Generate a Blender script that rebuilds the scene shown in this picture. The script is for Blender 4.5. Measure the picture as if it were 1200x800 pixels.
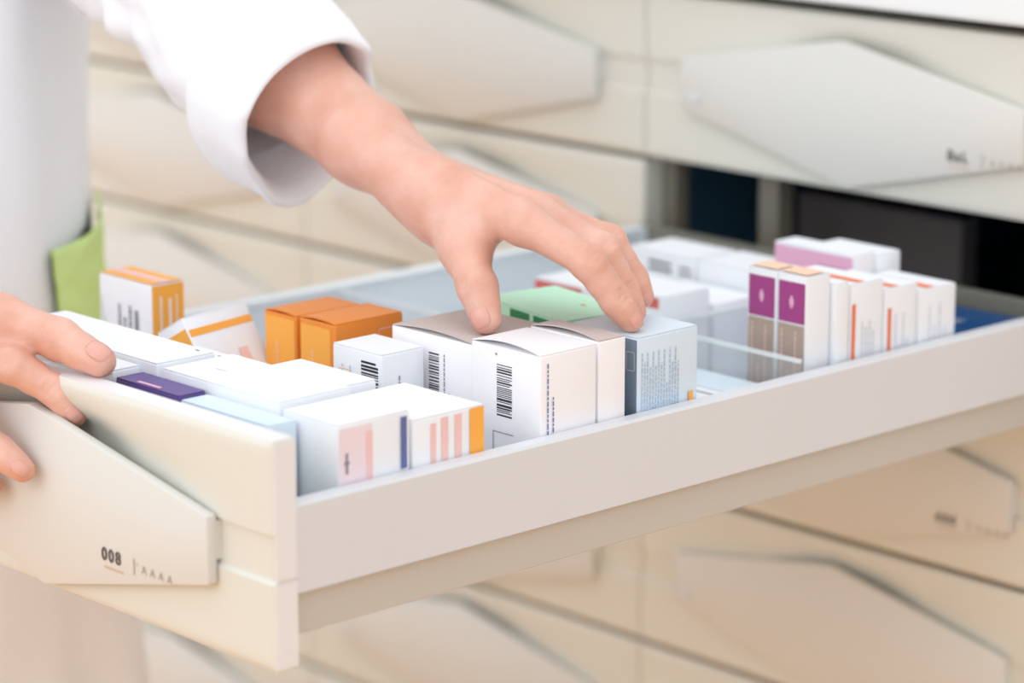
import bpy, bmesh, math, random
import numpy as np
from mathutils import Vector, Matrix, noise

random.seed(7)
for o in list(bpy.data.objects):
    bpy.data.objects.remove(o, do_unlink=True)
SC = bpy.context.scene
COL = SC.collection
R = math.radians

# ------------------------------------------------------------------ camera, world, lights, exposure
cam_d = bpy.data.cameras.new('camera')
cam = bpy.data.objects.new('camera', cam_d)
COL.objects.link(cam)
cam.location = (1.1264, -0.9043, 1.4264)
cam.rotation_euler = (R(90 - 13.4), 0, R(46.95))
cam_d.sensor_width = 36.0
cam_d.lens = 36.0 * 3545.0 / 1200.0
cam_d.clip_start = 0.05
cam_d.dof.use_dof = True
cam_d.dof.focus_distance = 1.655
cam_d.dof.aperture_fstop = 4.2
SC.camera = cam

world = bpy.data.worlds.new('room_light')
SC.world = world
world.use_nodes = True
bgn = world.node_tree.nodes['Background']
bgn.inputs[0].default_value = (0.91, 0.96, 1.0, 1)
bgn.inputs[1].default_value = 1.30


def area_light(name, loc, target, sx, sy, power, col):
    d = bpy.data.lights.new(name, 'AREA')
    d.shape = 'RECTANGLE'
    d.size, d.size_y = sx, sy
    d.energy = power
    d.color = col
    o = bpy.data.objects.new(name, d)
    o.location = loc
    o.rotation_euler = (Vector(target) - Vector(loc)).to_track_quat('-Z', 'Y').to_euler()
    COL.objects.link(o)
    return o


# ceiling panel over the aisle in front of the cabinet, added unseen softbox filling the fronts from the aisle side
area_light('ceiling_panel_light', (-0.15, -0.15, 2.7), (-0.15, 0.1, 0), 1.6, 1.2, 4.5, (1.0, 0.99, 0.97))
area_light('fill_softbox_light', (-0.2, -2.3, 2.2), (-0.35, 0.1, 0.95), 2.2, 1.3, 14, (0.96, 0.98, 1.0))

SC.view_settings.view_transform = 'Standard'
SC.view_settings.look = 'None'
SC.view_settings.gamma = 1.0
SC.view_settings.use_curve_mapping = False
SC.view_settings.exposure = -0.06


# ------------------------------------------------------------------ materials
def lin(c):
    out = []
    for v in c[:3]:
        v /= 255.0
        out.append(v / 12.92 if v <= 0.04045 else ((v + 0.055) / 1.055) ** 2.4)
    return tuple(out)


MATS = {}


def mat(name, rgb, rough=0.5, var=0.03, scale=30.0, bump=0.0, bscale=200.0, metal=0.0, sss=0.0, spec=0.5, rgb2=None,
        coat=0.0):
    """Principled material: colour with slight procedural variation and optional fine bump."""
    if name in MATS:
        return MATS[name]
    m = bpy.data.materials.new(name)
    m.use_nodes = True
    nt = m.node_tree
    b = nt.nodes['Principled BSDF']
    c = lin(rgb)
    c2 = lin(rgb2) if rgb2 else tuple(max(0, v * (1 - var * 2)) for v in c)
    tc = nt.nodes.new('ShaderNodeTexCoord')
    nz = nt.nodes.new('ShaderNodeTexNoise')
    nz.inputs['Scale'].default_value = scale
    nz.inputs['Detail'].default_value = 3
    nt.links.new(tc.outputs['Object'], nz.inputs['Vector'])
    mx = nt.nodes.new('ShaderNodeMix')
    mx.data_type = 'RGBA'
    mx.inputs[6].default_value = (*c, 1)
    mx.inputs[7].default_value = (*c2, 1)
    nt.links.new(nz.outputs['Fac'], mx.inputs[0])
    nt.links.new(mx.outputs[2], b.inputs['Base Color'])
    b.inputs['Roughness'].default_value = rough
    b.inputs['Metallic'].default_value = metal
    b.inputs['Specular IOR Level'].default_value = spec
    b.inputs['Coat Weight'].default_value = coat
    if sss:
        b.inputs['Subsurface Weight'].default_value = sss
        b.inputs['Subsurface Radius'].default_value = (1.0, 0.35, 0.18)
        b.inputs['Subsurface Scale'].default_value = 0.006
    if bump:
        n2 = nt.nodes.new('ShaderNodeTexNoise')
        n2.inputs['Scale'].default_value = bscale
        n2.inputs['Detail'].default_value = 4
        nt.links.new(tc.outputs['Object'], n2.inputs['Vector'])
        bp = nt.nodes.new('ShaderNodeBump')
        bp.inputs['Strength'].default_value = bump
        bp.inputs['Distance'].default_value = 0.001
        nt.links.new(n2.outputs['Fac'], bp.inputs['Height'])
        nt.links.new(bp.outputs['Normal'], b.inputs['Normal'])
    MATS[name] = m
    return m


def clear_mat(name, tint, gloss):
    m = bpy.data.materials.new(name)
    m.use_nodes = True
    nt = m.node_tree
    nt.nodes.remove(nt.nodes['Principled BSDF'])
    out = nt.nodes['Material Output']
    tr = nt.nodes.new('ShaderNodeBsdfTransparent')
    tr.inputs[0].default_value = (*tint, 1)
    gl = nt.nodes.new('ShaderNodeBsdfGlossy')
    gl.inputs['Roughness'].default_value = 0.08
    df = nt.nodes.new('ShaderNodeBsdfDiffuse')
    df.inputs[0].default_value = (0.93, 0.95, 0.97, 1)
    m2 = nt.nodes.new('ShaderNodeMixShader')
    m2.inputs[0].default_value = 0.7
    nt.links.new(gl.outputs[0], m2.inputs[1])
    nt.links.new(df.outputs[0], m2.inputs[2])
    mx = nt.nodes.new('ShaderNodeMixShader')
    mx.inputs[0].default_value = gloss
    nt.links.new(tr.outputs[0], mx.inputs[1])
    nt.links.new(m2.outputs[0], mx.inputs[2])
    nt.links.new(mx.outputs[0], out.inputs[0])
    MATS[name] = m
    return m


M_CREAM = mat('cream_lacquer', (224, 222, 212), 0.42, 0.015, 6)
M_PLATE = mat('cream_plate', (222, 220, 215), 0.40, 0.015, 6)
M_RAIL = mat('white_coated_steel', (222, 223, 227), 0.38, 0.015, 8)
M_RUNNER = mat('shaded_runner_steel', (202, 196, 187), 0.45, 0.02, 8)  # white steel, shade under the side overhang put into the beige tone
M_INNER = mat('pale_blue_liner', (236, 243, 248), 0.30, 0.02, 10)
M_DARK = mat('dark_carcass', (38, 34, 30), 0.7, 0.05, 12)
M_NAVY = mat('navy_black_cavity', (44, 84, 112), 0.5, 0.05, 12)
M_GREYP = mat('grey_cavity_panel', (104, 104, 110), 0.5, 0.05, 12)
M_POST = mat('grey_steel_post', (128, 124, 112), 0.4, 0.05, 12)
M_WHITE = mat('white_worktop', (240, 241, 242), 0.35, 0.01, 5)
M_FLOOR = mat('warm_wood_floor', (232, 166, 84), 0.45, 0.06, 3)
M_SKIN = mat('skin', (208, 142, 116), 0.38, 0, 45, bump=0.45, bscale=330, sss=0.12, rgb2=(238, 194, 178))
M_NAIL = mat('fingernail', (226, 166, 150), 0.22, 0.03, 80)
M_COAT = mat('white_coat_cotton', (248, 249, 254), 0.85, 0.012, 10, bump=0.12, bscale=900, spec=0.2)
M_GREEN = mat('lime_pocket_cotton', (220, 246, 164), 0.85, 0.05, 30, bump=0.2, bscale=500, spec=0.2)
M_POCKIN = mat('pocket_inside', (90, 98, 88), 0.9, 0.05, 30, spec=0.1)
M_CARD = mat('white_card', (241, 243, 248), 0.42, 0.012, 40)
M_CARDP = mat('pinkish_white_card', (249, 246, 249), 0.45, 0.012, 40)
M_LIDSHADE = mat('shaded_card_lid', (204, 190, 186), 0.5, 0.02, 40)  # pinkish card with the hand's shadow put into its darker tone
M_KRAFT = mat('card_edge', (196, 166, 134), 0.8, 0.04, 80)
M_ORANGE = mat('orange_card', (238, 142, 50), 0.42, 0.03, 40)
M_AMBER = mat('amber_print', (255, 178, 72), 0.42, 0.02, 40)
M_BLUECARD = mat('pale_blue_card', (218, 233, 246), 0.40, 0.02, 40)
M_SLATE = mat('slate_blue_card', (128, 146, 166), 0.45, 0.03, 40)
M_PURPLE = mat('violet_card', (92, 70, 140), 0.4, 0.05, 40)
M_MAGENTA = mat('magenta_print', (168, 62, 136), 0.45, 0.04, 60)
M_TAUPE = mat('taupe_print', (186, 162, 148), 0.5, 0.08, 120)
M_PINK = mat('pink_card', (234, 176, 206), 0.45, 0.03, 40)
M_PINKP = mat('pale_pink_print', (244, 226, 234), 0.5, 0.03, 60)
M_ROSE = mat('rose_print', (248, 204, 200), 0.5, 0.03, 60)
M_PEACH = mat('peach_print', (250, 206, 178), 0.5, 0.03, 60)
M_RED = mat('red_print', (222, 106, 100), 0.5, 0.03, 60)
M_VERM = mat('vermilion_print', (240, 120, 70), 0.45, 0.03, 60)
M_INK = mat('black_ink', (34, 36, 46), 0.6, 0.02, 60)
M_GREYINK = mat('grey_ink', (140, 140, 150), 0.6, 0.02, 60)
M_PALEINK = mat('pale_ink', (196, 204, 216), 0.6, 0.02, 60)
M_BLUEINK = mat('blue_ink', (96, 110, 168), 0.5, 0.02, 60)
M_MINT = mat('mint_card', (196, 246, 216), 0.45, 0.02, 30)
M_LEAF = mat('leaf_green_print', (40, 138, 84), 0.5, 0.03, 60)
M_COBALT = mat('cobalt_card', (16, 78, 136), 0.35, 0.05, 40)
M_TEAL = mat('teal_card', (70, 150, 170), 0.4, 0.03, 40)
M_TEXTD = mat('drawer_lettering', (96, 88, 84), 0.6, 0.02, 60)
M_TEXTL = mat('drawer_lettering_pale', (176, 164, 150), 0.6, 0.02, 60)
M_UNDER = mat('drawer_lettering_tan', (214, 178, 150), 0.6, 0.02, 60)
M_CLEAR = clear_mat('clear_acrylic', (0.99, 0.993, 0.997), 0.12)
M_EDGE = clear_mat('clear_acrylic_edge', (0.97, 0.98, 0.99), 0.9)


# ------------------------------------------------------------------ mesh helpers
def link(o, parent=None):
    COL.objects.link(o)
    if parent is not None:
        o.parent = parent
    return o


def obj(name, me, m=None, parent=None, smooth=None):
    if m is not None:
        me.materials.clear()
        for x in (m if isinstance(m, (list, tuple)) else [m]):
            me.materials.append(x)
    if smooth is not None:
        me.polygons.foreach_set('use_smooth', [True] * len(me.polygons))
        if smooth < 180:
            me.set_sharp_from_angle(angle=R(smooth))
    o = bpy.data.objects.new(name, me)
    return link(o, parent)


def tag(o, label=None, cat=None, group=None, kind=None):
    if label:
        o['label'] = label
    if cat:
        o['category'] = cat
    if group:
        o['group'] = group
    if kind:
        o['kind'] = kind
    return o


def empty(name, loc, rz=0.0):
    o = bpy.data.objects.new(name, None)
    o.empty_display_size = 0.02
    o.location = loc
    o.rotation_euler = (0, 0, rz)
    return link(o)


def bm_mesh(bm, name='m'):
    me = bpy.data.meshes.new(name)
    bm.normal_update()
    bm.to_mesh(me)
    bm.free()
    return me


def add_box(bm, x0, x1, y0, y1, z0, z1):
    vs = [bm.verts.new((x, y, z)) for x in (x0, x1) for y in (y0, y1) for z in (z0, z1)]
    F = [(0, 1, 3, 2), (4, 6, 7, 5), (0, 4, 5, 1), (2, 3, 7, 6), (0, 2, 6, 4), (1, 5, 7, 3)]
    return [bm.faces.new([vs[i] for i in f]) for f in F]


def box_mesh(x0, x1, y0, y1, z0, z1, bev=0.0, seg=2):
    bm = bmesh.new()
    add_box(bm, x0, x1, y0, y1, z0, z1)
    if bev:
        bmesh.ops.bevel(bm, geom=list(bm.edges), offset=bev, segments=seg, affect='EDGES', profile=0.5)
    return bm_mesh(bm)


def prism_xz(pts, y0, y1, bev=0.0):
    """polygon in the XZ plane extruded from y0 (front) to y1"""
    bm = bmesh.new()
    a = [bm.verts.new((x, y0, z)) for x, z in pts]
    b = [bm.verts.new((x, y1, z)) for x, z in pts]
    n = len(pts)
    bm.faces.new(a)
    bm.faces.new(b[::-1])
    for i in range(n):
        j = (i + 1) % n
        bm.faces.new((a[j], a[i], b[i], b[j]))
    bmesh.ops.recalc_face_normals(bm, faces=list(bm.faces))
    if bev:
        bmesh.ops.bevel(bm, geom=list(bm.edges), offset=bev, segments=2, affect='EDGES', profile=0.5)
    return bm_mesh(bm)


def rect_mesh(rects):
    """rects: list of four-corner lists"""
    vs, fs = [], []
    for q in rects:
        i = len(vs)
        vs += q
        fs.append((i, i + 1, i + 2, i + 3))
    me = bpy.data.meshes.new('print')
    me.from_pydata(vs, [], fs)
    return me


def loft(rings, close=True, cap0=False, cap1=False):
    vs = [p for r in rings for p in r]
    n = len(rings[0])
    fs = []
    for i in range(len(rings) - 1):
        for j in range(n if close else n - 1):
            k = (j + 1) % n
            fs.append((i * n + j, i * n + k, (i + 1) * n + k, (i + 1) * n + j))
    if cap0:
        fs.append(tuple(range(n))[::-1])
    if cap1:
        fs.append(tuple(range((len(rings) - 1) * n, len(rings) * n)))
    me = bpy.data.meshes.new('loft')
    me.from_pydata([tuple(p) for p in vs], [], fs)
    return me


def text_mesh(s, size, off=0.0, spacing=1.0):
    cu = bpy.data.curves.new('t', 'FONT')
    cu.body = s
    cu.size = size
    cu.offset = off
    cu.space_character = spacing
    cu.resolution_u = 3
    o = bpy.data.objects.new('t', cu)
    COL.objects.link(o)
    bpy.context.view_layer.update()
    me = bpy.data.meshes.new_from_object(o.evaluated_get(bpy.context.evaluated_depsgraph_get()))
    bpy.data.objects.remove(o, do_unlink=True)
    # lie in XZ facing -Y
    me.transform(Matrix.Rotation(R(90), 4, 'X'))
    return me


# ------------------------------------------------------------------ setting: floor
me = bpy.data.meshes.new('floor')
me.from_pydata([(-6, -5, 0), (6, -5, 0), (6, 2.2, 0), (-6, 2.2, 0)], [], [(0, 1, 2, 3)])
tag(obj('floor', me, M_FLOOR), 'warm tan wooden floor in front of the drawer cabinet', None, None, 'structure')
wb = obj('wall_back', box_mesh(-4, 4, 1.42, 1.5, 0, 2.8), mat('wall_paint', (232, 230, 224), 0.8, 0.02, 4))
tag(wb, 'pale wall behind the drawer cabinet', None, None, 'structure')

# ------------------------------------------------------------------ drawer cabinet
CW = 0.390                                   # column width
WY = 0.643                                   # plane of closed drawer fronts
ROWS = [0.4342, 0.5569, 0.6795, 0.8021, 0.9247, 1.0474]
RH = 0.1226
COLS = [-3, -2, -1, 0, 1]                    # column c spans X from (c-1)*CW to c*CW; c = 0 holds the open drawer

cab = empty('drawer_cabinet', (-0.4, 1.0, 0))
tag(cab, 'wide cabinet body of a pharmacy drawer wall, dark behind the cream drawer fronts', 'cabinet')


def cab_part(name, me, m):
    o = obj(name, me, m)
    o.parent = cab
    o.matrix_parent_inverse = Matrix.Translation((0.4, -1.0, 0))
    return o


X0, X1 = -4 * CW, CW
cab_part('carcass', box_mesh(X0, X1, 0.672, 1.40, 0.10, 0.9235), M_DARK)
cab_part('carcass', box_mesh(X0, -CW - 0.004, 0.672, 1.40, 0.9235, 1.172), M_DARK)
cab_part('carcass', box_mesh(0.006, X1, 0.672, 1.40, 0.9235, 1.172), M_DARK)
cab_part('carcass', box_mesh(-CW - 0.004, 0.006, 0.672, 1.40, 1.0500, 1.172), M_DARK)
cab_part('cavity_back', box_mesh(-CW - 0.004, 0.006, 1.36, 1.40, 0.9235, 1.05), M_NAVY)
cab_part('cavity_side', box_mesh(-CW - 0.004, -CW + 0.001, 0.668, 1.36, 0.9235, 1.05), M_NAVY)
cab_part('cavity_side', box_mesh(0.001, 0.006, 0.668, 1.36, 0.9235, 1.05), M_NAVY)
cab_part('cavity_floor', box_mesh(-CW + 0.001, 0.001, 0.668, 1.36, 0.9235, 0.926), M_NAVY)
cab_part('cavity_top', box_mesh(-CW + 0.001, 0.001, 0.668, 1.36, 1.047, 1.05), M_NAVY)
cab_part('steel_post', box_mesh(-0.300, -0.281, 0.668, 0.684, 0.926, 1.047, 0.001), M_POST)
cab_part('steel_post', box_mesh(-CW + 0.002, -CW + 0.014, 0.662, 0.676, 0.926, 1.047, 0.001), M_POST)
cab_part('inner_panel', box_mesh(-0.345, -0.190, 0.76, 0.78, 0.93, 1.014, 0.002), M_GREYP)
cab_part('plinth', box_mesh(X0, X1, 0.70, 1.40, 0.0, 0.10), M_DARK)
cab_part('lower_panel', box_mesh(X0, X1, WY, 0.672, 0.10, 0.4300, 0.002), M_CREAM)
wt = obj('worktop', box_mesh(X0 - 0.02, X1 + 0.02, WY - 0.012, 1.41, 1.1765, 1.235, 0.003), M_WHITE)
tag(wt, 'white worktop edge above the black gap over the top drawer row', 'worktop')

HEX = [(0.042, 0.041), (0.042, 0.078), (0.190, 0.1028), (0.345, 0.0735), (0.345, 0.037), (0.198, 0.003)]


def hex_dist(u, v):
    """signed distance-like value to the plate outline, positive inside"""
    d = 1e9
    n = len(HEX)
    for i in range(n):
        x0, y0 = HEX[i]
        x1, y1 = HEX[(i + 1) % n]
        ex, ey = x1 - x0, y1 - y0
        L = math.hypot(ex, ey)
        d = min(d, (ey * (u - x0) - ex * (v - y0)) / L)   # vertices run clockwise
    return d


def smooth(a, b, t):
    t = max(0.0, min(1.0, (t - a) / (b - a)))
    return t * t * (3 - 2 * t)


def front_mesh(W, H, depth, rec):
    """Drawer front: thick panel whose outer face (y = 0) is scooped out behind the grip plate."""
    us = sorted(set([0, 0.0015, 0.004, W - 0.004, W - 0.0015, W] + [W * i / 64 for i in range(3, 62)]))
    vs_ = sorted(set([0, 0.0015, 0.004, H - 0.004, H - 0.0015, H, 0.0455, 0.0475, 0.0705, 0.0725] +
                     [H * i / 30 for i in range(2, 29)]))

    def f(u, v):
        e = min(u, W - u, v, H - v)
        y = 0.0
        if e < 0.004:                                   # rounded rim
            y += 0.0016 * (1 - e / 0.004) ** 2
        uu, vv = u / W, v / H
        upper = smooth(0.36, 0.50, vv) * smooth(0.30, 0.50, uu)        # finger scoop above the falling top edge
        lower = smooth(0.64, 0.50, vv) * smooth(0.70, 0.50, uu) * 0.4
        s = smooth(-0.030, 0.010, hex_dist(u, v)) * smooth(0.002, 0.03, min(v, H - v)) * smooth(0.02, 0.13, min(u, W - u)) * max(upper, lower)
        y += rec * s * (1.0 - 0.62 * smooth(0.56, 0.72, uu))
        if 0.0470 < v < 0.0710 and (u < 0.05 or u > W - 0.052):
            y += 0.0022
        return y
    bm = bmesh.new()
    g = [[bm.verts.new((u, f(u, v), v)) for v in vs_] for u in us]
    for i in range(len(us) - 1):
        for j in range(len(vs_) - 1):
            bm.faces.new((g[i][j], g[i + 1][j], g[i + 1][j + 1], g[i][j + 1]))
    nu, nv = len(us), len(vs_)
    ring = [(i, 0) for i in range(nu)] + [(nu - 1, j) for j in range(1, nv)] + \
           [(i, nv - 1) for i in range(nu - 2, -1, -1)] + [(0, j) for j in range(nv - 2, 0, -1)]
    rv = [g[i][j] for i, j in ring]
    bk = [bm.verts.new((us[i], depth, vs_[j])) for i, j in ring]
    n = len(ring)
    for k in range(n):
        l = (k + 1) % n
        bm.faces.new((rv[l], rv[k], bk[k], bk[l]))
    if rec < depth:
        bm.faces.new(bk)
    else:                                              # inner skin bulges behind the scoop
        gi = {}
        for i in range(nu):
            for j in range(nv):
                if (i, j) in ring:
                    gi[(i, j)] = bk[ring.index((i, j))]
                else:
                    gi[(i, j)] = bm.verts.new((us[i], max(depth, f(us[i], vs_[j]) + 0.002), vs_[j]))
        for i in range(nu - 1):
            for j in range(nv - 1):
                bm.faces.new((gi[(i, j)], gi[(i, j + 1)], gi[(i + 1, j + 1)], gi[(i + 1, j)]))
    bmesh.ops.recalc_face_normals(bm, faces=list(bm.faces))
    return bm_mesh(bm, 'front')


FW, FH = CW - 0.0010, RH - 0.0042
me_front_closed = front_mesh(FW, FH, 0.026, 0.009)
me_front_open = front_mesh(FW, 0.119, 0.0150, 0.0155)
me_plate = prism_xz(HEX, -0.007, -0.0005, 0.0012)
me_stub = [box_mesh(0.0425, 0.056, -0.0035, 0.006, 0.049, 0.070, 0.001),
           box_mesh(0.331, 0.3445, -0.0035, 0.006, 0.049, 0.070, 0.001)]
for i_, m_ in ((0, me_front_closed), (1, me_front_open)):
    m_.polygons.foreach_set('use_smooth', [True] * len(m_.polygons))
    m_.set_sharp_from_angle(angle=R(28))
    m_.materials.append(M_CREAM)
me_tab = box_mesh(0.046, 0.060, -0.0082, -0.0068, 0.046, 0.051, 0.0005)
me_codes = {}


def code_parts(root, s, x=0.2535, z=0.0305):
    if s not in me_codes:
        a = text_mesh(s, 0.0098, 0.00028, 1.25)
        b = text_mesh('|', 0.0098, 0.0, 1.0)
        c = text_mesh("'AAAA", 0.0066, 0.0, 1.9)
        u = rect_mesh([[(0.002, 0, -0.0042), (0.019, 0, -0.0042), (0.019, 0, -0.0034), (0.002, 0, -0.0034)]])
        me_codes[s] = (a, b, c, u)
    a, b, c, u = me_codes[s]
    for nm, me_, mt, dx in (('drawer_code', a, M_TEXTD, 0), ('divider_mark', b, M_TEXTL, 0.0275),
                            ('small_marks', c, M_TEXTL, 0.031), ('code_underline', u, M_UNDER, 0)):
        o = obj(nm, me_, mt, root)
        o.location = (x + dx, -0.0075, z)


def front_parts(root, me_f, code=None):
    fo = obj('drawer_front', me_f, None, root)
    p = obj('grip_plate', me_plate, M_PLATE, root, 40)
    for s in me_stub:
        obj('plate_mount', s, M_PLATE, p)
    obj('end_tab', me_tab, M_RAIL, p)
    if code:
        code_parts(p, code, *((0.2535, 0.0305) if me_f is me_front_open else (0.284, 0.0340)))
    return fo


col_txt = {-3: 'far left behind the person', -2: 'just right of the person', -1: 'left of the open drawer column',
           0: 'in the open drawer column', 1: 'right of the open drawer column'}
row_txt = {0: 'lowest row of fronts', 1: 'third row below the open one', 2: 'second row below the open one',
           3: 'first row below the open one', 4: 'level with the open one', 5: 'first row above the open one'}
codes = {(0, 5): 'BaL', (0, 3): 'ddd'}
for c in COLS:
    for r, z0 in enumerate(ROWS):
        if (c, r) == (0, 4):
            continue
        d = empty('closed_drawer', ((c - 1) * CW + 0.0005, WY, z0 + 0.0021))
        tag(d, 'cream closed drawer %s, %s' % (col_txt[c], row_txt[r]), 'drawer', 'closed drawers of the wall')
        front_parts(d, me_front_closed, codes.get((c, r)))

# ------------------------------------------------------------------ the open drawer
OD = empty('open_drawer', (-CW + 0.0008, -0.0140, 0.9150))
tag(OD, 'open cream drawer pulled far out and filled with medicine boxes', 'drawer')
front_parts(OD, me_front_open, '008')
M_LITEDGE = mat('lit_edge_white', (236, 234, 236), 0.4, 0.01, 8)  # light on the cream panel's top and end, put in as white strips
obj('lit_edge_strip', box_mesh(FW, FW + 0.0008, 0.0018, 0.0150, 0.001, 0.0455), M_LITEDGE, OD)
obj('lit_edge_strip', box_mesh(FW, FW + 0.0008, 0.0018, 0.0150, 0.0475, 0.118), M_LITEDGE, OD)
obj('lit_top_strip', box_mesh(0.001, FW - 0.0005, 0.0018, 0.0150, 0.119, 0.1197), M_LITEDGE, OD)
bpy.context.view_layer.update()


def od_part(name, me, m, sm=None, parent=None):
    """geometry given in world coordinates"""
    me.transform(Matrix.Translation((CW - 0.0008, 0.0140, -0.9150)))
    return obj(name, me, m, parent or OD, sm)


YB = 0.634


def side_profile(sgn, xo):
    """C-shaped steel drawer side: upper wall with rolled lip, recessed runner below"""
    T = 0.0105
    pts = [(0, 0.9535), (0, 0.9985), (-0.0012, 1.0000), (-T + 0.001, 1.0000), (-T, 0.9990), (-T, 0.9535)]
    bm = bmesh.new()
    a = [bm.verts.new((xo + sgn * x, 0.0010, z)) for x, z in pts]
    b = [bm.verts.new((xo + sgn * x, YB, z)) for x, z in pts]
    bm.faces.new(a)
    bm.faces.new(b[::-1])
    for i in range(len(pts)):
        j = (i + 1) % len(pts)
        bm.faces.new((a[i], a[j], b[j], b[i]))
    bmesh.ops.recalc_face_normals(bm, faces=list(bm.faces))
    return bm_mesh(bm)


def runner(sgn, xo):
    xs = sorted((xo - sgn * 0.0045, xo - sgn * 0.016))
    return box_mesh(xs[0], xs[1], 0.0015, YB + 0.1, 0.9300, 0.9533, 0.0008)


XL = -CW + 0.002
od_part('side_panel', side_profile(1, 0.0), M_RAIL)
od_part('side_panel', side_profile(-1, XL), M_INNER)
od_part('runner', runner(1, 0.0), M_RUNNER)
od_part('runner', runner(-1, XL), M_RUNNER)
od_part('base_panel', box_mesh(XL + 0.0105, -0.0105, 0.001, YB, 0.9510, 0.9548), M_INNER)
od_part('back_panel', box_mesh(XL, 0.0, YB + 0.0002, YB + 0.008, 0.9535, 1.0, 0.0008), M_POST)


def divider(name, x0, x1, y0, y1, z0, z1):
    """clear acrylic sheet with a brighter polished top edge"""
    p = od_part(name, box_mesh(x0, x1, y0, y1, z0, z1 - 0.0022), M_CLEAR)
    me = box_mesh(x0, x1, y0, y1, z1 - 0.0022, z1)
    od_part('polished_edge', me, M_EDGE, None, p)
    return p


ZF = 0.9549
divider('cross_divider', -0.1355, -0.0115, 0.3880, 0.3902, ZF, 1.0070)
divider('cross_divider', -0.373, -0.1385, 0.3400, 0.3420, ZF, 0.9985)
divider('long_divider', -0.1380, -0.1360, 0.335, 0.625, ZF, 1.0060)
divider('long_divider', -0.3765, -0.3745, 0.012, 0.625, ZF, 0.9995)
divider('cross_divider', -0.160, -0.0115, 0.1435, 0.1455, ZF, 0.9900)


# ------------------------------------------------------------------ medicine boxes
def face_pts(sz, face, a0, a1, b0, b1, eps=0.00025):
    w, d, h = sz
    if face == 'f':
        return [(a0, -eps, b0), (a1, -eps, b0), (a1, -eps, b1), (a0, -eps, b1)]
    if face == 'r':
        return [(w + eps, a0, b0), (w + eps, a1, b0), (w + eps, a1, b1), (w + eps, a0, b1)]
    if face == 't':
        return [(a0, b0, h + eps), (a1, b0, h + eps), (a1, b1, h + eps), (a0, b1, h + eps)]


def carton(x0, x1, y0, y1, zt, label, body=M_CARD, prints=(), z0=ZF, rot=None, flap=None, name='medicine_box', bow=0.0,
           group='medicine boxes in the drawer'):
    """A folding carton: body, tuck lid, glued seam and printed marks.
    prints: (part name, material, face, list of (a0, a1, b0, b1))"""
    w, d, h = x1 - x0, y1 - y0, zt - z0
    root = empty(name, (x0, y0, z0))
    if rot:
        root.rotation_euler = rot
    tag(root, label, 'box', group)
    lid_t = 0.0008
    bm = bmesh.new()
    add_box(bm, 0, w, 0, d, 0, h - lid_t)
    bmesh.ops.bevel(bm, geom=list(bm.edges), offset=0.0007, segments=2, affect='EDGES', profile=0.5)
    obj('carton_body', bm_mesh(bm), body, root, 50)
    # lid: thin sheet, bowed up along its front edge when bow > 0
    n = 10
    bm = bmesh.new()
    top, bot = [], []
    for i in range(n + 1):
        u = i / n
        row_t, row_b = [], []
        for j in range(5):
            v = j / 4
            zz = h - lid_t + bow * (4 * u * (1 - u)) * (1 - v) ** 1.5
            x = 0.0005 + (w - 0.001) * u
            y = 0.0003 + (d - 0.0008) * v
            row_b.append(bm.verts.new((x, y, zz + 0.0001)))
            row_t.append(bm.verts.new((x, y, zz + lid_t)))
        top.append(row_t)
        bot.append(row_b)
    for i in range(n):
        for j in range(4):
            bm.faces.new((top[i][j], top[i + 1][j], top[i + 1][j + 1], top[i][j + 1]))
            bm.faces.new((bot[i][j], bot[i][j + 1], bot[i + 1][j + 1], bot[i + 1][j]))
        f = bm.faces.new((bot[i][0], bot[i + 1][0], top[i + 1][0], top[i][0]))
        f.material_index = 1
        bm.faces.new((top[i][4], top[i + 1][4], bot[i + 1][4], bot[i][4]))
    for j in range(4):
        bm.faces.new((bot[0][j], top[0][j], top[0][j + 1], bot[0][j + 1]))
        bm.faces.new((bot[n][j], bot[n][j + 1], top[n][j + 1], top[n][j]))
    obj('tuck_lid', bm_mesh(bm), [flap or body, M_KRAFT if bow > 0 else (flap or body)], root, 40)
    for li, (nm, mt, face, rects) in enumerate(prints):
        me = rect_mesh([face_pts((w, d, h), face, *q, eps=0.0002 + 0.00015 * li) for q in rects])
        obj(nm, me, mt, root)
    return root


def barcode(a, b, width, height, seed=1, horizontal=True):
    """rects for a barcode whose bars run along a (stacked upwards in b)"""
    rr = random.Random(seed)
    out, z = [], b
    while z < b + height:
        t = rr.choice((0.0005, 0.0005, 0.0009, 0.0013))
        out.append((a, a + width * (1.0 if rr.random() < 0.85 else 0.86), z, z + t))
        z += t + rr.choice((0.0005, 0.0006, 0.0010))
    return out


def vtext(a, b, width, height, seed=1, cols=2, wmax=0.0009):
    """small rotated lines of print: short dashes running up the face"""
    rr = random.Random(seed)
    out = []
    for k in range(cols):
        x = a + k * width / cols
        z = b + rr.random() * height * 0.1
        end = b + height * (1.0 if k % 2 == 0 else rr.uniform(0.45, 0.9))
        while z < end:
            t = rr.uniform(0.0012, 0.0036)
            out.append((x, x + min(width / cols * 0.4, wmax), z, min(z + t, end)))
            z += t + 0.0007
    return out


def htext(a, b, width, height, lines, seed=1):
    rr = random.Random(seed)
    out = []
    for k in range(lines):
        z = b + height * k / lines
        x = a
        end = a + width * rr.uniform(0.7, 1.0)
        while x < end:
            t = rr.uniform(0.0012, 0.004)
            out.append((x, min(x + t, end), z, z + height / lines * 0.5))
            x += t + 0.0007
    return out


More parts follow.
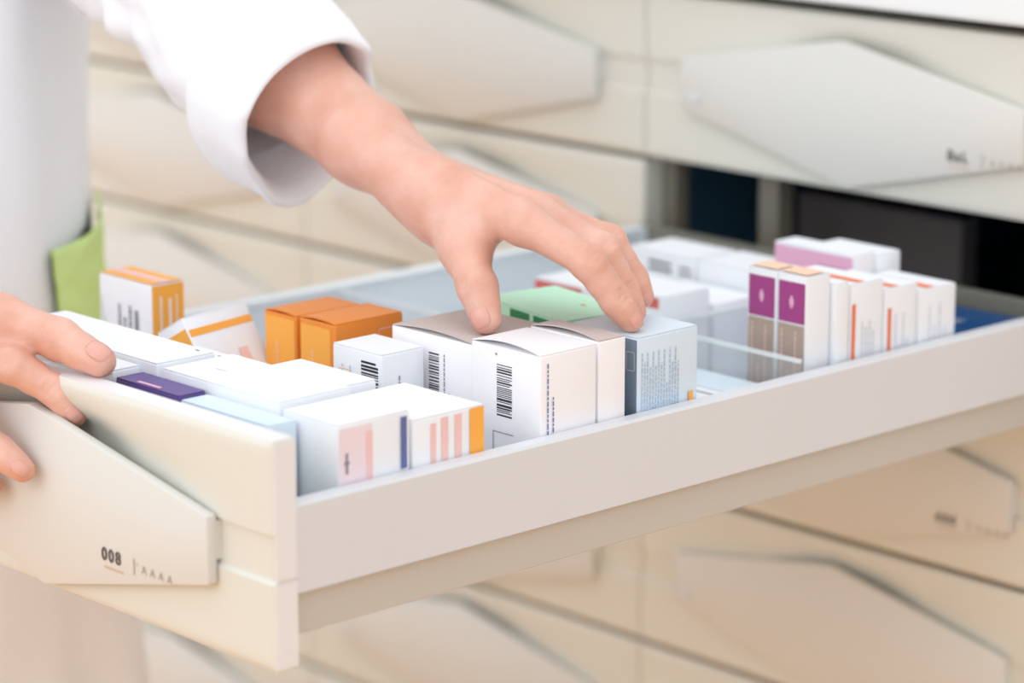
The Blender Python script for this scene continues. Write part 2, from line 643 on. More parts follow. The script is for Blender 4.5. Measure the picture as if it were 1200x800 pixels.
# --- front group
carton(-0.056, -0.0115, 0.0385, 0.0862, 1.0312, 'white box with pale pink side panel and blue stripe, nearest the front corner', M_CARD, [
    ('pink_panel', M_PINKP, 'r', [(0.0005, 0.0225, 0.004, 0.074)]),
    ('rose_band', M_ROSE, 'r', [(0.0185, 0.0225, 0.004, 0.070)]),
    ('printed_mark', M_GREYINK, 'r', [(0.0035, 0.0070, 0.055, 0.0565), (0.0045, 0.006, 0.0565, 0.061), (0.0045, 0.006, 0.050, 0.055)]),
    ('blue_stripe', M_BLUEINK, 'r', [(0.0415, 0.0455, 0.046, 0.0735)])])
carton(-0.075, -0.0115, 0.0885, 0.1385, 1.0250, 'white box with pink bars and an orange end stripe along the side rail', M_CARD, [
    ('rose_bars', M_ROSE, 'r', [(0.012, 0.016, 0.030, 0.066), (0.0195, 0.0245, 0.022, 0.068), (0.029, 0.034, 0.030, 0.068)]),
    ('orange_stripe', M_AMBER, 'r', [(0.0395, 0.0495, 0.034, 0.0693)]),
    ('rose_mark', M_ROSE, 'r', [(0.0395, 0.0495, 0.026, 0.034)])])
carton(-0.1595, -0.0590, 0.0390, 0.0870, 1.0345, 'wide plain white box behind the violet and pale blue boxes', M_CARD, [
    ('seam', M_PALEINK, 't', [(0.02, 0.03, 0.020, 0.0205)])])
carton(-0.3050, -0.1640, 0.0385, 0.0780, 1.0362, 'long plain white box lying behind the thumb on the drawer front', M_CARD, [
    ('printed_mark', M_LEAF, 't', [(0.130, 0.1335, 0.034, 0.035)])])
carton(-0.3000, -0.1765, 0.0185, 0.0365, 1.0335, 'narrow plain white box left of the violet box, behind the drawer front', M_CARD)
carton(-0.1740, -0.1180, 0.0185, 0.0365, 1.0302, 'violet box wedged just behind the drawer front', M_PURPLE, [
    ('pale_line', M_PINK, 't', [(0.016, 0.036, 0.002, 0.0045)])])
carton(-0.1165, -0.0420, 0.0185, 0.0365, 1.0285, 'pale blue box wedged behind the drawer front, right of the violet one', M_BLUECARD)
carton(-0.1430, -0.0790, 0.0900, 0.1215, 1.0290, 'plain white box with a torn brown flap in front of the barcode box', M_CARD, [
    ('kraft_tear', M_KRAFT, 't', [(0.030, 0.041, 0.0325, 0.0340)])])
carton(-0.2250, -0.1640, 0.0800, 0.1130, 1.0230, 'small plain white box between the long white box and the leaning one', M_CARD, [
    ('printed_mark', M_GREYINK, 't', [(0.026, 0.030, 0.026, 0.0272)])])

# --- left group
carton(-0.3620, -0.3090, 0.1420, 0.1660, 1.0405, 'upright white box with amber top and side and grey lettering', M_CARDP, [
    ('amber_side', M_AMBER, 'r', [(0.0003, 0.0237, 0.002, 0.0848)]),
    ('pale_lines', M_CARD, 'r', [(0.006, 0.0072, 0.03, 0.078), (0.0125, 0.0142, 0.03, 0.076), (0.018, 0.0188, 0.04, 0.078)]),
    ('amber_top', M_AMBER, 't', [(0.0005, 0.0525, 0.0005, 0.0085), (0.0005, 0.0525, 0.0155, 0.0235)]),
    ('pale_top_band', M_ROSE, 't', [(0.0005, 0.0525, 0.0085, 0.0155)]),
    ('lettering', M_GREYINK, 'f', vtext(0.0195, 0.03, 0.0165, 0.040, 4, 3, 0.0030) + [(0.0365, 0.0395, 0.034, 0.068)]),
    ('small_print', M_PALEINK, 'f', vtext(0.003, 0.03, 0.006, 0.042, 5, 2))])
lean = carton(0, 0.022, 0, 0.058, ZF + 0.078, 'white box with an amber band, leaning between the amber and the orange boxes', M_CARD, [
    ('amber_band', M_AMBER, 'r', [(0.0005, 0.0575, 0.0655, 0.0700)]),
    ('amber_edge', M_AMBER, 'f', [(0.001, 0.021, 0.040, 0.0715)]),
    ('rose_mark', M_ROSE, 'r', [(0.034, 0.042, 0.036, 0.052), (0.043, 0.048, 0.028, 0.040)]),
    ('printed_mark', M_GREYINK, 'r', [(0.020, 0.0235, 0.042, 0.0432), (0.028, 0.0305, 0.033, 0.0342)])])
ex, ey = Vector((0.8266, 0.2068, 0.5234)).normalized(), Vector((-0.233, 0.973, -0.017)).normalized()
ez = ex.cross(ey).normalized()
ey = ez.cross(ex)
rm = Matrix((ex, ey, ez)).transposed()
lean.rotation_euler = rm.to_euler()
lean.location = Vector((-0.2535, 0.1690, 1.0360)) - rm @ Vector((0.022, 0.058, 0.078))

for (xa, xb, ya, yb, zt, lb) in ((-0.2335, -0.2045, 0.168, 0.217, 1.0352, 'orange box standing left of its orange twin'),
                                 (-0.2010, -0.1690, 0.168, 0.219, 1.0362, 'orange box standing right of its orange twin, near the barcode box')):
    carton(xa, xb, ya, yb, zt, lb, M_ORANGE, [
        ('amber_face', M_AMBER, 'f', [(0.0008, 0.0275, 0.002, 0.0775)]),
        ('pale_lettering', M_ROSE, 'f', vtext(0.011, 0.018, 0.008, 0.045, 8, 2)),
        ('pale_print', M_ROSE, 'r', htext(0.006, 0.060, 0.022, 0.011, 2, 3) + [(0.032, 0.0325, 0.058, 0.074), (0.044, 0.0445, 0.058, 0.074), (0.032, 0.0445, 0.058, 0.0585), (0.032, 0.0445, 0.0735, 0.074)])],
        bow=0.0012)

# --- middle group
carton(-0.1460, -0.1040, 0.1470, 0.1780, 1.0335, 'small white box with a barcode, in front of the taller barcode boxes', M_CARD, [
    ('barcode', M_INK, 'f', barcode(0.0245, 0.050, 0.0145, 0.022, 3)),
    ('rose_tint', M_ROSE, 'f', [(0.002, 0.020, 0.030, 0.052)]),
    ('small_print', M_PALEINK, 'f', vtext(0.008, 0.052, 0.010, 0.016, 11, 3)),
    ('side_print', M_GREYINK, 'r', vtext(0.012, 0.03, 0.006, 0.035, 12, 2))])
carton(-0.1370, -0.0680, 0.1830, 0.2450, 1.0400, 'white box with a bowed lid coloured as hand shade and barcode, beneath the thumb', M_CARDP, flap=M_LIDSHADE, bow=0.0025, prints=[
    ('barcode', M_INK, 'f', barcode(0.0315, 0.045, 0.0085, 0.030, 4)),
    ('small_print', M_GREYINK, 'f', vtext(0.044, 0.035, 0.008, 0.040, 13, 2))])
carton(-0.0665, -0.0115, 0.1797, 0.2215, 1.0440, 'large white box with a barcode on its front at the picture centre', M_CARDP, [
    ('barcode', M_INK, 'f', barcode(0.0205, 0.050, 0.0120, 0.029, 5)),
    ('barcode_digit', M_GREYINK, 'f', [(0.0195, 0.0208, 0.0835, 0.0848)]),
    ('label_lines', M_GREYINK, 'f', [(0.0175, 0.034, 0.0405, 0.0410), (0.0175, 0.0180, 0.030, 0.0405)]),
    ('upright_lettering', M_BLUEINK, 'r', vtext(0.0045, 0.040, 0.0080, 0.044, 14, 2)[:40]),
    ('small_print', M_PALEINK, 'r', vtext(0.002, 0.02, 0.012, 0.022, 15, 4))], bow=0.0032)
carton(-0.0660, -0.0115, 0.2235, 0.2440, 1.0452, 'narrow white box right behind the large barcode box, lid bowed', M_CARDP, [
    ('dark_notch', M_INK, 't', [(0.050, 0.053, 0.0008, 0.0022)])], bow=0.0030, flap=M_LIDSHADE)
carton(-0.0640, -0.0115, 0.2535, 0.3015, 1.0420, 'pale blue box with a slate blue front under the fingertips', M_BLUECARD, [
    ('slate_front', M_SLATE, 'f', [(0.0005, 0.052, 0.001, 0.0855)]),
    ('white_ring', M_PALEINK, 'f', [(0.044, 0.0445, 0.068, 0.078), (0.050, 0.0505, 0.068, 0.078), (0.0445, 0.050, 0.078, 0.0785), (0.0445, 0.050, 0.0675, 0.068)]),
    ('side_print', mat('faint_blue_ink', (184, 202, 222), 0.6, 0.02, 60), 'r', vtext(0.003, 0.036, 0.031, 0.042, 17, 14)),
    ('rule_line', M_SLATE, 'r', [(0.001, 0.030, 0.0335, 0.0339)]),
    ('amber_mark', M_AMBER, 'r', [(0.0405, 0.0440, 0.0410, 0.0500)])])
mint = carton(-0.1560, -0.0740, 0.2650, 0.3180, 1.0390, 'mint green packet lying behind the boxes, under the hand', M_MINT, [
    ('leaf_marks', M_LEAF, 'f', [(0.030, 0.050, 0.070, 0.0825), (0.054, 0.078, 0.072, 0.0825)]),
    ('yellow_mark', M_AMBER, 't', [(0.052, 0.056, 0.034, 0.036)])], rot=(0, 0, R(-9)))
mint.location = (-0.1590, 0.2720, ZF)

# --- back left group
for (xa, xb, ya, yb, zt, lb, red, dark) in (
        (-0.2090, -0.1420, 0.4080, 0.4500, 1.0200, 'white box with a red band, in front of the back left row', True, False),
        (-0.2570, -0.2110, 0.4080, 0.4480, 1.0150, 'white box with a red band, seen just behind the fingers', True, False),
        (-0.2620, -0.2020, 0.5000, 0.5400, 1.0220, 'white box with dark print on its front, at the back left', False, True),
        (-0.2000, -0.1420, 0.5000, 0.5420, 1.0220, 'plain white box at the back, beside the acrylic divider', False, False),
        (-0.2060, -0.1420, 0.4540, 0.4960, 1.0080, 'plain white box between the two back left rows', False, False)):
    pr = []
    w_ = xb - xa
    h_ = zt - ZF
    if red:
        pr.append(('red_band', M_RED, 'f', [(w_ * 0.55 if xa > -0.21 else 0.0006, w_ * 0.95, h_ - 0.008, h_ - 0.0012)]))
        pr.append(('small_print', M_PALEINK, 'r', vtext(0.008, 0.012, 0.02, 0.035, 21, 4)))
    if dark:
        pr.append(('dark_lettering', M_INK, 'f', htext(0.018, h_ - 0.013, 0.024, 0.009, 2, 5)))
        pr.append(('grey_lettering', M_GREYINK, 'f', htext(0.046, h_ - 0.013, 0.012, 0.008, 2, 6)))
    carton(xa, xb, ya, yb, zt, lb, M_CARD, pr)

# --- back right group
for (xa, xb, side, lb) in ((-0.0632, -0.0402, False, 'white box with a magenta square, left one of the pair'),
                           (-0.0395, -0.0165, True, 'white box with a magenta square, right one of the pair')):
    carton(xa, xb, 0.3990, 0.4195, 1.0540, lb, M_CARD, [
        ('magenta_square', M_MAGENTA, 'f', [(0.0012, 0.0218, 0.0700, 0.0945)]),
        ('logo_dot', M_PINK, 'f', [(0.0098, 0.0132, 0.0805, 0.0845), (0.0106, 0.0124, 0.0845, 0.0862), (0.0106, 0.0124, 0.0788, 0.0805)]),
        ('taupe_panel', M_TAUPE, 'f', [(0.0012, 0.0218, 0.003, 0.0690)]),
        ('pale_lettering', M_ROSE, 'f', vtext(0.004, 0.01, 0.016, 0.056, 25, 3)),
        ('peach_top', M_PEACH, 't', [(0.001, 0.022, 0.001, 0.017)])])
carton(-0.0600, -0.0130, 0.4210, 0.4330, 1.0470, 'narrow plain white box right behind the magenta pair', M_CARD)
for k, (ya, yb, zt, lb, st) in enumerate((
        (0.4345, 0.4640, 1.0445, 'white box with an orange side line, next to the magenta pair', 0.0),
        (0.4655, 0.4960, 1.0370, 'white box with a bright orange side line, middle of the back right row', 0.002),
        (0.4975, 0.5330, 1.0315, 'white box with an orange top stripe, last in the row by the blue box', None))):
    d_ = yb - ya
    pr = [('vermilion_top', M_VERM, 't', [(0.002, 0.051, d_ * 0.25, d_ * 0.50)])]
    if st is not None:
        pr.append(('vermilion_line', M_VERM, 'r', [(0.0010 + st, 0.0042 + st, 0.018, zt - ZF - 0.012)]))
    pr.append(('side_print', M_PALEINK, 'r', vtext(0.010, 0.03, d_ - 0.016, 0.036, 31 + k, 4)))
    carton(-0.0660, -0.0130, ya, yb, zt, lb, M_CARD, pr)
carton(-0.1330, -0.0675, 0.5000, 0.5200, 1.0445, 'white box with pink and violet front bands, tall at the back', M_CARD, [
    ('pink_band', M_PINK, 'f', [(0.0006, 0.0650, 0.056, 0.0880)]),
    ('violet_band', M_MAGENTA, 'f', [(0.036, 0.0650, 0.0775, 0.0800)])])
carton(-0.1180, -0.0675, 0.5215, 0.5450, 1.0420, 'plain white box behind the tall pink banded one', M_CARD)
q = carton(-0.0990, -0.0150, 0.5650, 0.6300, 0.9900, 'cobalt blue flat box in the back right corner of the drawer', M_COBALT, [
    ('pale_label', M_SLATE, 't', [(0.020, 0.044, 0.018, 0.034)])])
carton(-0.1330, -0.0150, 0.3150, 0.3860, 0.9880, 'flat white and pale blue box lying low between blue box and divider', M_CARD, [
    ('blue_panel', M_BLUECARD, 't', [(0.002, 0.116, 0.040, 0.070)]),
    ('rule_line', M_GREYINK, 't', [(0.030, 0.112, 0.030, 0.0312)])])
carton(-0.0640, -0.0150, 0.3035, 0.3125, 0.9930, 'thin teal box standing behind the pale blue box', M_TEAL)


# ------------------------------------------------------------------ implicit-surface body parts
class Field:
    def __init__(self, lo, hi, res):
        self.lo = np.array(lo, np.float32)
        self.res = res
        self.n = np.ceil((np.array(hi) - np.array(lo)) / res).astype(int) + 1
        self.v = np.full(self.n, 0.05, np.float32)

    def window(self, lo, hi):
        a = np.maximum(((np.array(lo) - self.lo) / self.res).astype(int), 0)
        b = np.minimum(((np.array(hi) - self.lo) / self.res).astype(int) + 2, self.n)
        ax = [self.lo[i] + self.res * np.arange(a[i], b[i], dtype=np.float32) for i in range(3)]
        sl = tuple(slice(a[i], b[i]) for i in range(3))
        return sl, ax

    def cone(self, p, q, r0, r1, k=0.004, flat=None):
        """smooth union with a tapered capsule; flat = (axis, factor) squashes it along an axis"""
        p = np.array(p, np.float32)
        q = np.array(q, np.float32)
        m = max(r0, r1) + k + 0.004
        lo, hi = np.minimum(p, q) - m, np.maximum(p, q) + m
        sl, ax = self.window(lo, hi)
        if any(s.stop <= s.start for s in sl):
            return
        X, Y, Z = np.meshgrid(*ax, indexing='ij', sparse=True)
        d = q - p
        L2 = float(d @ d) + 1e-12
        px, py, pz = X - p[0], Y - p[1], Z - p[2]
        t = np.clip((px * d[0] + py * d[1] + pz * d[2]) / L2, 0, 1)
        ex, ey, ez = px - t * d[0], py - t * d[1], pz - t * d[2]
        if flat is not None:
            a, f = np.array(flat[0], np.float32), flat[1]
            a = a / np.linalg.norm(a)
            s = ex * a[0] + ey * a[1] + ez * a[2]
            dist = np.sqrt(np.maximum(ex * ex + ey * ey + ez * ez + (f * f - 1) * s * s, 0))
        else:
            dist = np.sqrt(ex * ex + ey * ey + ez * ez)
        s2 = dist - (r0 + t * (r1 - r0))
        cur = self.v[sl]
        h = np.maximum(k - np.abs(cur - s2), 0) / k
        self.v[sl] = np.minimum(cur, s2) - h * h * k * 0.25

    def carve(self, p, q, r, k=0.0015):
        """smooth subtraction of a thin capsule (skin creases)"""
        p = np.array(p, np.float32)
        q = np.array(q, np.float32)
        m = r + k + 0.003
        sl, ax = self.window(np.minimum(p, q) - m, np.maximum(p, q) + m)
        if any(s.stop <= s.start for s in sl):
            return
        X, Y, Z = np.meshgrid(*ax, indexing='ij', sparse=True)
        d = q - p
        L2 = float(d @ d) + 1e-12
        px, py, pz = X - p[0], Y - p[1], Z - p[2]
        t = np.clip((px * d[0] + py * d[1] + pz * d[2]) / L2, 0, 1)
        s2 = -(np.sqrt((px - t * d[0]) ** 2 + (py - t * d[1]) ** 2 + (pz - t * d[2]) ** 2) - r)
        cur = self.v[sl]
        h = np.maximum(k - np.abs(cur - s2), 0) / k
        self.v[sl] = np.maximum(cur, s2) + h * h * k * 0.25

    def surface(self):
        """naive surface nets -> (verts, quads)"""
        v = self.v
        s = v < 0
        nx, ny, nz = v.shape
        c = np.zeros((nx - 1, ny - 1, nz - 1), np.int8)
        for i in (0, 1):
            for j in (0, 1):
                for k in (0, 1):
                    c += s[i:nx - 1 + i, j:ny - 1 + j, k:nz - 1 + k]
        act = np.argwhere((c > 0) & (c < 8))
        idx = np.full(c.shape, -1, np.int32)
        idx[tuple(act.T)] = np.arange(len(act))
        acc = np.zeros((len(act), 3))
        cnt = np.zeros(len(act))
        corners = [(i, j, k) for i in (0, 1) for j in (0, 1) for k in (0, 1)]
        for a in corners:
            for ax in range(3):
                if a[ax]:
                    continue
                b = list(a)
                b[ax] = 1
                va = v[tuple((act + a).T)].astype(float)
                vb = v[tuple((act + b).T)].astype(float)
                cr = (va < 0) != (vb < 0)
                t = np.where(cr, va / np.where(cr, va - vb, 1), 0)
                pos = np.array(a, float)[None, :] + np.zeros((len(act), 3))
                pos[:, ax] += t
                acc += pos * cr[:, None]
                cnt += cr
        verts = self.lo + (act + acc / cnt[:, None]) * self.res
        quads = []
        for ax in range(3):
            o1, o2 = [(1, 2), (2, 0), (0, 1)][ax]
            sa = [slice(None)] * 3
            sb = [slice(None)] * 3
            sa[ax] = slice(0, -1)
            sb[ax] = slice(1, None)
            A, B = s[tuple(sa)], s[tuple(sb)]
            e = np.argwhere(A != B)
            ok = (e[:, o1] > 0) & (e[:, o2] > 0) & (e[:, o1] < v.shape[o1] - 1) & (e[:, o2] < v.shape[o2] - 1)
            e = e[ok]
            flip = A[tuple(e.T)]
            d1 = np.zeros(3, int)
            d2 = np.zeros(3, int)
            d1[o1] = 1
            d2[o2] = 1
            q0, q1, q2, q3 = (idx[tuple((e - d1 - d2).T)], idx[tuple((e - d2).T)], idx[tuple(e.T)], idx[tuple((e - d1).T)])
            Q = np.stack([q0, q1, q2, q3], 1)
            Q[~flip] = Q[~flip][:, ::-1]
            quads.append(Q)
        Q = np.concatenate(quads)
        # light Laplacian polish
        V = verts
        for it in range(2):
            sm = np.zeros_like(V)
            ct = np.zeros(len(V))
            for a, b in ((0, 1), (1, 2), (2, 3), (3, 0)):
                np.add.at(sm, Q[:, a], V[Q[:, b]])
                np.add.at(sm, Q[:, b], V[Q[:, a]])
                np.add.at(ct, Q[:, a], 1)
                np.add.at(ct, Q[:, b], 1)
            V = V * 0.5 + 0.5 * sm / np.maximum(ct, 1)[:, None]
        return V, Q


def n3(v):
    v = np.array(v, float)
    return v / np.linalg.norm(v)


def finger(F, pts, rad, up, k0=0.006, crease=True):
    """pts MCP, PIP, DIP, tip; radii likewise"""
    pts = [np.array(p) for p in pts]
    G = Field(F.lo, F.lo + (F.n - 1) * F.res, F.res) if False else F
    for i in range(len(pts) - 1):
        G.cone(pts[i], pts[i + 1], rad[i], rad[i + 1], 0.004 if i else k0)
        if i:
            G.cone(pts[i] - 0.2 * rad[i] * n3(up), pts[i] - 0.2 * rad[i] * n3(up), rad[i] * 0.95, rad[i] * 0.95, 0.004)
    # fleshy pads under each segment
    for i in range(1, len(pts) - 1):
        m = (pts[i] + pts[i + 1]) / 2 - 0.22 * rad[i + 1] * n3(up)
        G.cone(m, m, rad[i + 1] * 0.95, rad[i + 1] * 0.95, 0.005)


def creases(F, pts, rad, up, start=1):
    pts = [np.array(p) for p in pts]
    for i in range(start, len(pts) - 1):
        ax = n3(n3(pts[i + 1] - pts[i]) + n3(pts[i] - pts[i - 1]))
        u = n3(np.array(up) - ax * (np.array(up) @ ax))
        sd = np.cross(ax, u)
        for off in (-0.0032, 0.0, 0.0032):
            c = pts[i] + ax * off + u * (rad[i] + 0.0001)
            F.carve(c - sd * rad[i] * 0.5 - u * 0.0002, c + sd * rad[i] * 0.5 - u * 0.0002, 0.0006 if off else 0.0009, 0.0022)


NAILS = []


def nail(dip, tip, r, up, width=0.62, length=None):
    """curved nail plate on the back of the last finger bone"""
    dip, tip, up = np.array(dip), np.array(tip), n3(up)
    ax = n3(tip - dip)
    u = n3(up - ax * (up @ ax))
    sd = np.cross(ax, u)
    L = length or r * 1.45
    rings = []
    for i in range(9):
        t = i / 8
        row = []
        pos = tip + ax * (r * 0.72 - L * (1 - t))
        for j in range(9):
            a = (j / 8 - 0.5) * 2
            w = 0.92 * width * r * math.sqrt(max(0.12, 1 - 0.80 * abs(2 * t - 1) ** 3.2)) * a
            drop = r * (1 - math.sqrt(max(0.0, 1 - (0.92 * w / r) ** 2)))
            over = max(0.0, t - 0.45)
            lift = 0.0006 - 1.25 * over * over * r
            row.append(pos + sd * w + u * (r * 1.0 + lift - drop))
        rings.append(row)
    vs = [tuple(p) for row in rings for p in row]
    n = len(vs)
    vs += [tuple(np.array(p) - u * 0.0012) for row in rings for p in row]
    fs = []
    for i in range(8):
        for j in range(8):
            a = i * 9 + j
            fs.append((a, a + 1, a + 10, a + 9))
            fs.append((n + a, n + a + 9, n + a + 10, n + a + 1))
    rim = [j for j in range(9)] + [i * 9 + 8 for i in range(1, 9)] + [72 + j for j in range(7, -1, -1)] + [i * 9 for i in range(7, 0, -1)]
    for k in range(len(rim)):
        a, b = rim[k], rim[(k + 1) % len(rim)]
        fs.append((b, a, n + a, n + b))
    me = bpy.data.meshes.new('nail')
    me.from_pydata(vs, [], fs)
    NAILS.append(me)


# --- reaching left hand and forearm (world coordinates of the joints)
H = dict(elbow=(-0.4188, 0.2340, 1.2320),
         fore_mid=(-0.2931, 0.2316, 1.1603),
         fore_low=(-0.2207, 0.2370, 1.1264),
         wrist=(-0.1699, 0.2389, 1.1055),
         iM=(-0.0769, 0.2309, 1.0993),
         mM=(-0.0861, 0.2508, 1.0982),
         rM=(-0.0941, 0.2678, 1.0938),
         pM=(-0.1071, 0.2769, 1.0862),
         iP=(-0.0413, 0.2447, 1.0814),
         mP=(-0.0498, 0.2637, 1.0842),
         rP=(-0.0620, 0.2812, 1.0853),
         pP=(-0.0776, 0.2858, 1.0774),
         iD=(-0.0307, 0.2549, 1.0608),
         mD=(-0.0393, 0.2702, 1.0620),
         rD=(-0.0493, 0.2877, 1.0651),
         pD=(-0.0655, 0.2904, 1.0622),
         iT=(-0.0245, 0.2616, 1.0482),
         mT=(-0.0361, 0.2753, 1.0495),
         rT=(-0.0451, 0.2913, 1.0539),
         pT=(-0.0580, 0.2919, 1.0522),
         tC=(-0.1483, 0.2315, 1.0954),
         tM=(-0.1125, 0.2168, 1.0818),
         tI=(-0.0903, 0.2050, 1.0660),
         tT=(-0.0790, 0.2023, 1.0493))
H = {k: np.array(v) for k, v in H.items()}
VS, QS = [], []


def emit(F):
    V, Q = F.surface()
    base = sum(len(v) for v in VS)
    VS.append(V)
    QS.append(Q + base)


F = Field((-0.47, 0.16, 1.02), (0.0, 0.33, 1.30), 0.0013)
# forearm: two bones and muscle
ulna = np.array((0.0, 0.012, -0.004))
F.cone(H['elbow'], H['fore_mid'], 0.039, 0.0335, 0.01)
F.cone(H['fore_mid'], H['fore_low'], 0.0335, 0.0250, 0.012)
F.cone(H['fore_low'] + ulna * 0.5, H['wrist'] + ulna, 0.0225, 0.0165, 0.012)
F.cone(H['fore_low'] - ulna * 0.5, H['wrist'] - ulna, 0.0225, 0.0165, 0.012)
F.cone(H['wrist'] + ulna * 1.15 + np.array((-0.012, 0.004, 0.006)), H['wrist'] + ulna * 1.15 + np.array((-0.008, 0.004, 0.006)), 0.012, 0.012, 0.010)
# palm
for k, r0, r1, o in (('iM', 0.0150, 0.0108, -0.9), ('mM', 0.0165, 0.0135, -0.3), ('rM', 0.0160, 0.0125, 0.4), ('pM', 0.0150, 0.0115, 1.0)):
    F.cone(H['wrist'] + ulna * o + np.array((0.010, 0, 0)), H[k] + np.array((-0.004, 0, -0.001)), r0, r1, 0.011)
F.cone(H['tC'] + np.array((0, 0, 0.002)), H['tM'], 0.0170, 0.0130, 0.014)
F.cone(H['wrist'] - ulna, H['tC'], 0.0160, 0.0165, 0.014)
# thenar web between thumb and index
F.cone(H['tC'] + np.array((0.018, 0.004, 0.003)), H['iM'] + np.array((-0.030, -0.002, -0.004)), 0.0105, 0.0070, 0.010)
F.cone(H['tM'] + np.array((-0.008, 0.006, 0.006)), H['iM'] + np.array((-0.036, 0.000, -0.005)), 0.0065, 0.0060, 0.010)
UPF = n3((0.30, -0.10, 0.90))
finger(F, (H['tM'], H['tI'], H['tT']), (0.0128, 0.0108, 0.0086), n3((-0.45, -0.6, 0.55)), 0.010)
fing = {'i': (0.0110, 0.0094, 0.0081, 0.0068), 'm': (0.0113, 0.0096, 0.0082, 0.0069),
        'r': (0.0106, 0.0090, 0.0077, 0.0065), 'p': (0.0102, 0.0084, 0.0072, 0.0061)}
for k, rr_ in fing.items():
    finger(F, (H[k + 'M'], H[k + 'P'], H[k + 'D'], H[k + 'T']), rr_, UPF, 0.009)
    # extensor tendon ridge on the back of the hand
    F.cone(H['wrist'] + np.array((0.02, 0, 0.0145)) + ulna * {'i': -0.5, 'm': -0.1, 'r': 0.3, 'p': 0.7}[k],
           H[k + 'M'] + np.array((-0.002, 0, 0.0105)), 0.0022, 0.0030, 0.0075)
    creases(F, (H[k + 'M'], H[k + 'P'], H[k + 'D'], H[k + 'T']), rr_, n3((0.75, -0.25, 0.6)))
    nail(H[k + 'D'], H[k + 'T'], rr_[3], n3((0.80, -0.30, 0.35)))
TUP = n3((-0.30, -0.85, 0.25))
creases(F, (H['tM'], H['tI'], H['tT']), (0.0128, 0.0108, 0.0086), TUP)
nail(H['tI'], H['tT'], 0.0086, n3((0.35, -0.9, 0.15)), 0.72, 0.0135)
emit(F)

# --- right hand holding the drawer front
G_ = dict(wrist=(-0.3200, -0.0700, 1.0600), elbow=(-0.5600, -0.1450, 1.1300),
          tC=(-0.2750, -0.0420, 1.0600), tM=(-0.2300, -0.0170, 1.0580), tI=(-0.1930, -0.0040, 1.0520), tT=(-0.1660, 0.0030, 1.0430),
          iM=(-0.2450, -0.0480, 1.0420), iP=(-0.2050, -0.0270, 1.0390), iD=(-0.1870, -0.0130, 1.0265), iT=(-0.1765, -0.0065, 1.0135),
          mM=(-0.2520, -0.0570, 1.0260), mP=(-0.2230, -0.0480, 1.0070), mD=(-0.2060, -0.0370, 0.9930), mT=(-0.1930, -0.0305, 0.9840),
          rM=(-0.2600, -0.0640, 1.0100), rP=(-0.2400, -0.0560, 0.9850), rD=(-0.2290, -0.0420, 0.9740), rT=(-0.2240, -0.0310, 0.9690),
          pM=(-0.2680, -0.0690, 0.9960), pP=(-0.2540, -0.0610, 0.9740), pD=(-0.2470, -0.0460, 0.9650), pT=(-0.2430, -0.0340, 0.9610))
G_ = {k: np.array(v) for k, v in G_.items()}
F = Field((-0.62, -0.22, 0.93), (-0.13, 0.05, 1.20), 0.0014)
F.cone(G_['elbow'], G_['wrist'], 0.042, 0.022, 0.012)
F.cone(G_['wrist'] + np.array((0.0, 0, 0.010)), G_['wrist'] - np.array((0, 0, 0.010)), 0.0185, 0.0175, 0.012)
for k, o in (('iM', 0.012), ('mM', 0.004), ('rM', -0.004), ('pM', -0.012)):
    F.cone(G_['wrist'] + np.array((0.008, 0, o)), G_[k], 0.0165, 0.0130, 0.011)
F.cone(G_['wrist'] + np.array((0, 0.004, 0.006)), G_['tC'], 0.0165, 0.0165, 0.012)
F.cone(G_['tC'], G_['tM'], 0.0165, 0.0128, 0.012)
finger(F, (G_['tM'], G_['tI'], G_['tT']), (0.0128, 0.0108, 0.0088), (0, 0, 1), 0.010)
UPR = n3((0.2, -0.8, 0.5))
for k, rr_ in fing.items():
    finger(F, (G_[k + 'M'], G_[k + 'P'], G_[k + 'D'], G_[k + 'T']), rr_, UPR, 0.009)
    creases(F, (G_[k + 'M'], G_[k + 'P'], G_[k + 'D'], G_[k + 'T']), rr_, UPR)
    nail(G_[k + 'D'], G_[k + 'T'], rr_[3], n3((0.45, -0.75, 0.45)))
creases(F, (G_['tM'], G_['tI'], G_['tT']), (0.0128, 0.0108, 0.0088), n3((0, -0.3, 1)))
nail(G_['tI'], G_['tT'], 0.0088, n3((0.2, -0.35, 0.9)), 0.72, 0.0135)
emit(F)

# --- torso, shoulders and upper arms inside the coat (coarse)
BX, BY = -0.615, 0.100
F = Field((-0.90, -0.28, 0.70), (-0.32, 0.46, 1.56), 0.008)
F.cone((BX, BY - 0.06, 0.86), (BX - 0.01, BY - 0.05, 1.36), 0.095, 0.085, 0.05)
F.cone((BX, BY + 0.06, 0.86), (BX - 0.01, BY + 0.05, 1.36), 0.095, 0.085, 0.05)
F.cone((BX - 0.01, BY - 0.15, 1.37), (BX - 0.01, BY + 0.15, 1.37), 0.055, 0.055, 0.05)
F.cone((BX, BY, 1.38), (BX + 0.03, BY, 1.53), 0.056, 0.052, 0.03)
F.cone((BX - 0.01, BY + 0.15, 1.37), H['elbow'], 0.046, 0.038, 0.02)
F.cone((BX - 0.01, BY - 0.15, 1.37), G_['elbow'], 0.052, 0.042, 0.02)
emit(F)

person = empty('person', (BX, BY, 0))
tag(person, 'person in a white coat with rolled sleeves pulling the drawer and picking boxes', 'person')


def pp(name, me, m, parent=None, sm=180):
    me.transform(Matrix.Translation((-BX, -BY, 0)))
    return obj(name, me, m, parent or person, sm)


V = np.concatenate(VS)
Q = np.concatenate(QS)
me = bpy.data.meshes.new('body')
me.from_pydata(V.tolist(), [], Q.tolist())
body = pp('body', me, M_SKIN)
body['label'] = 'bare forearm and hands'
for m_ in NAILS:
    pp('fingernail', m_, M_NAIL, body)


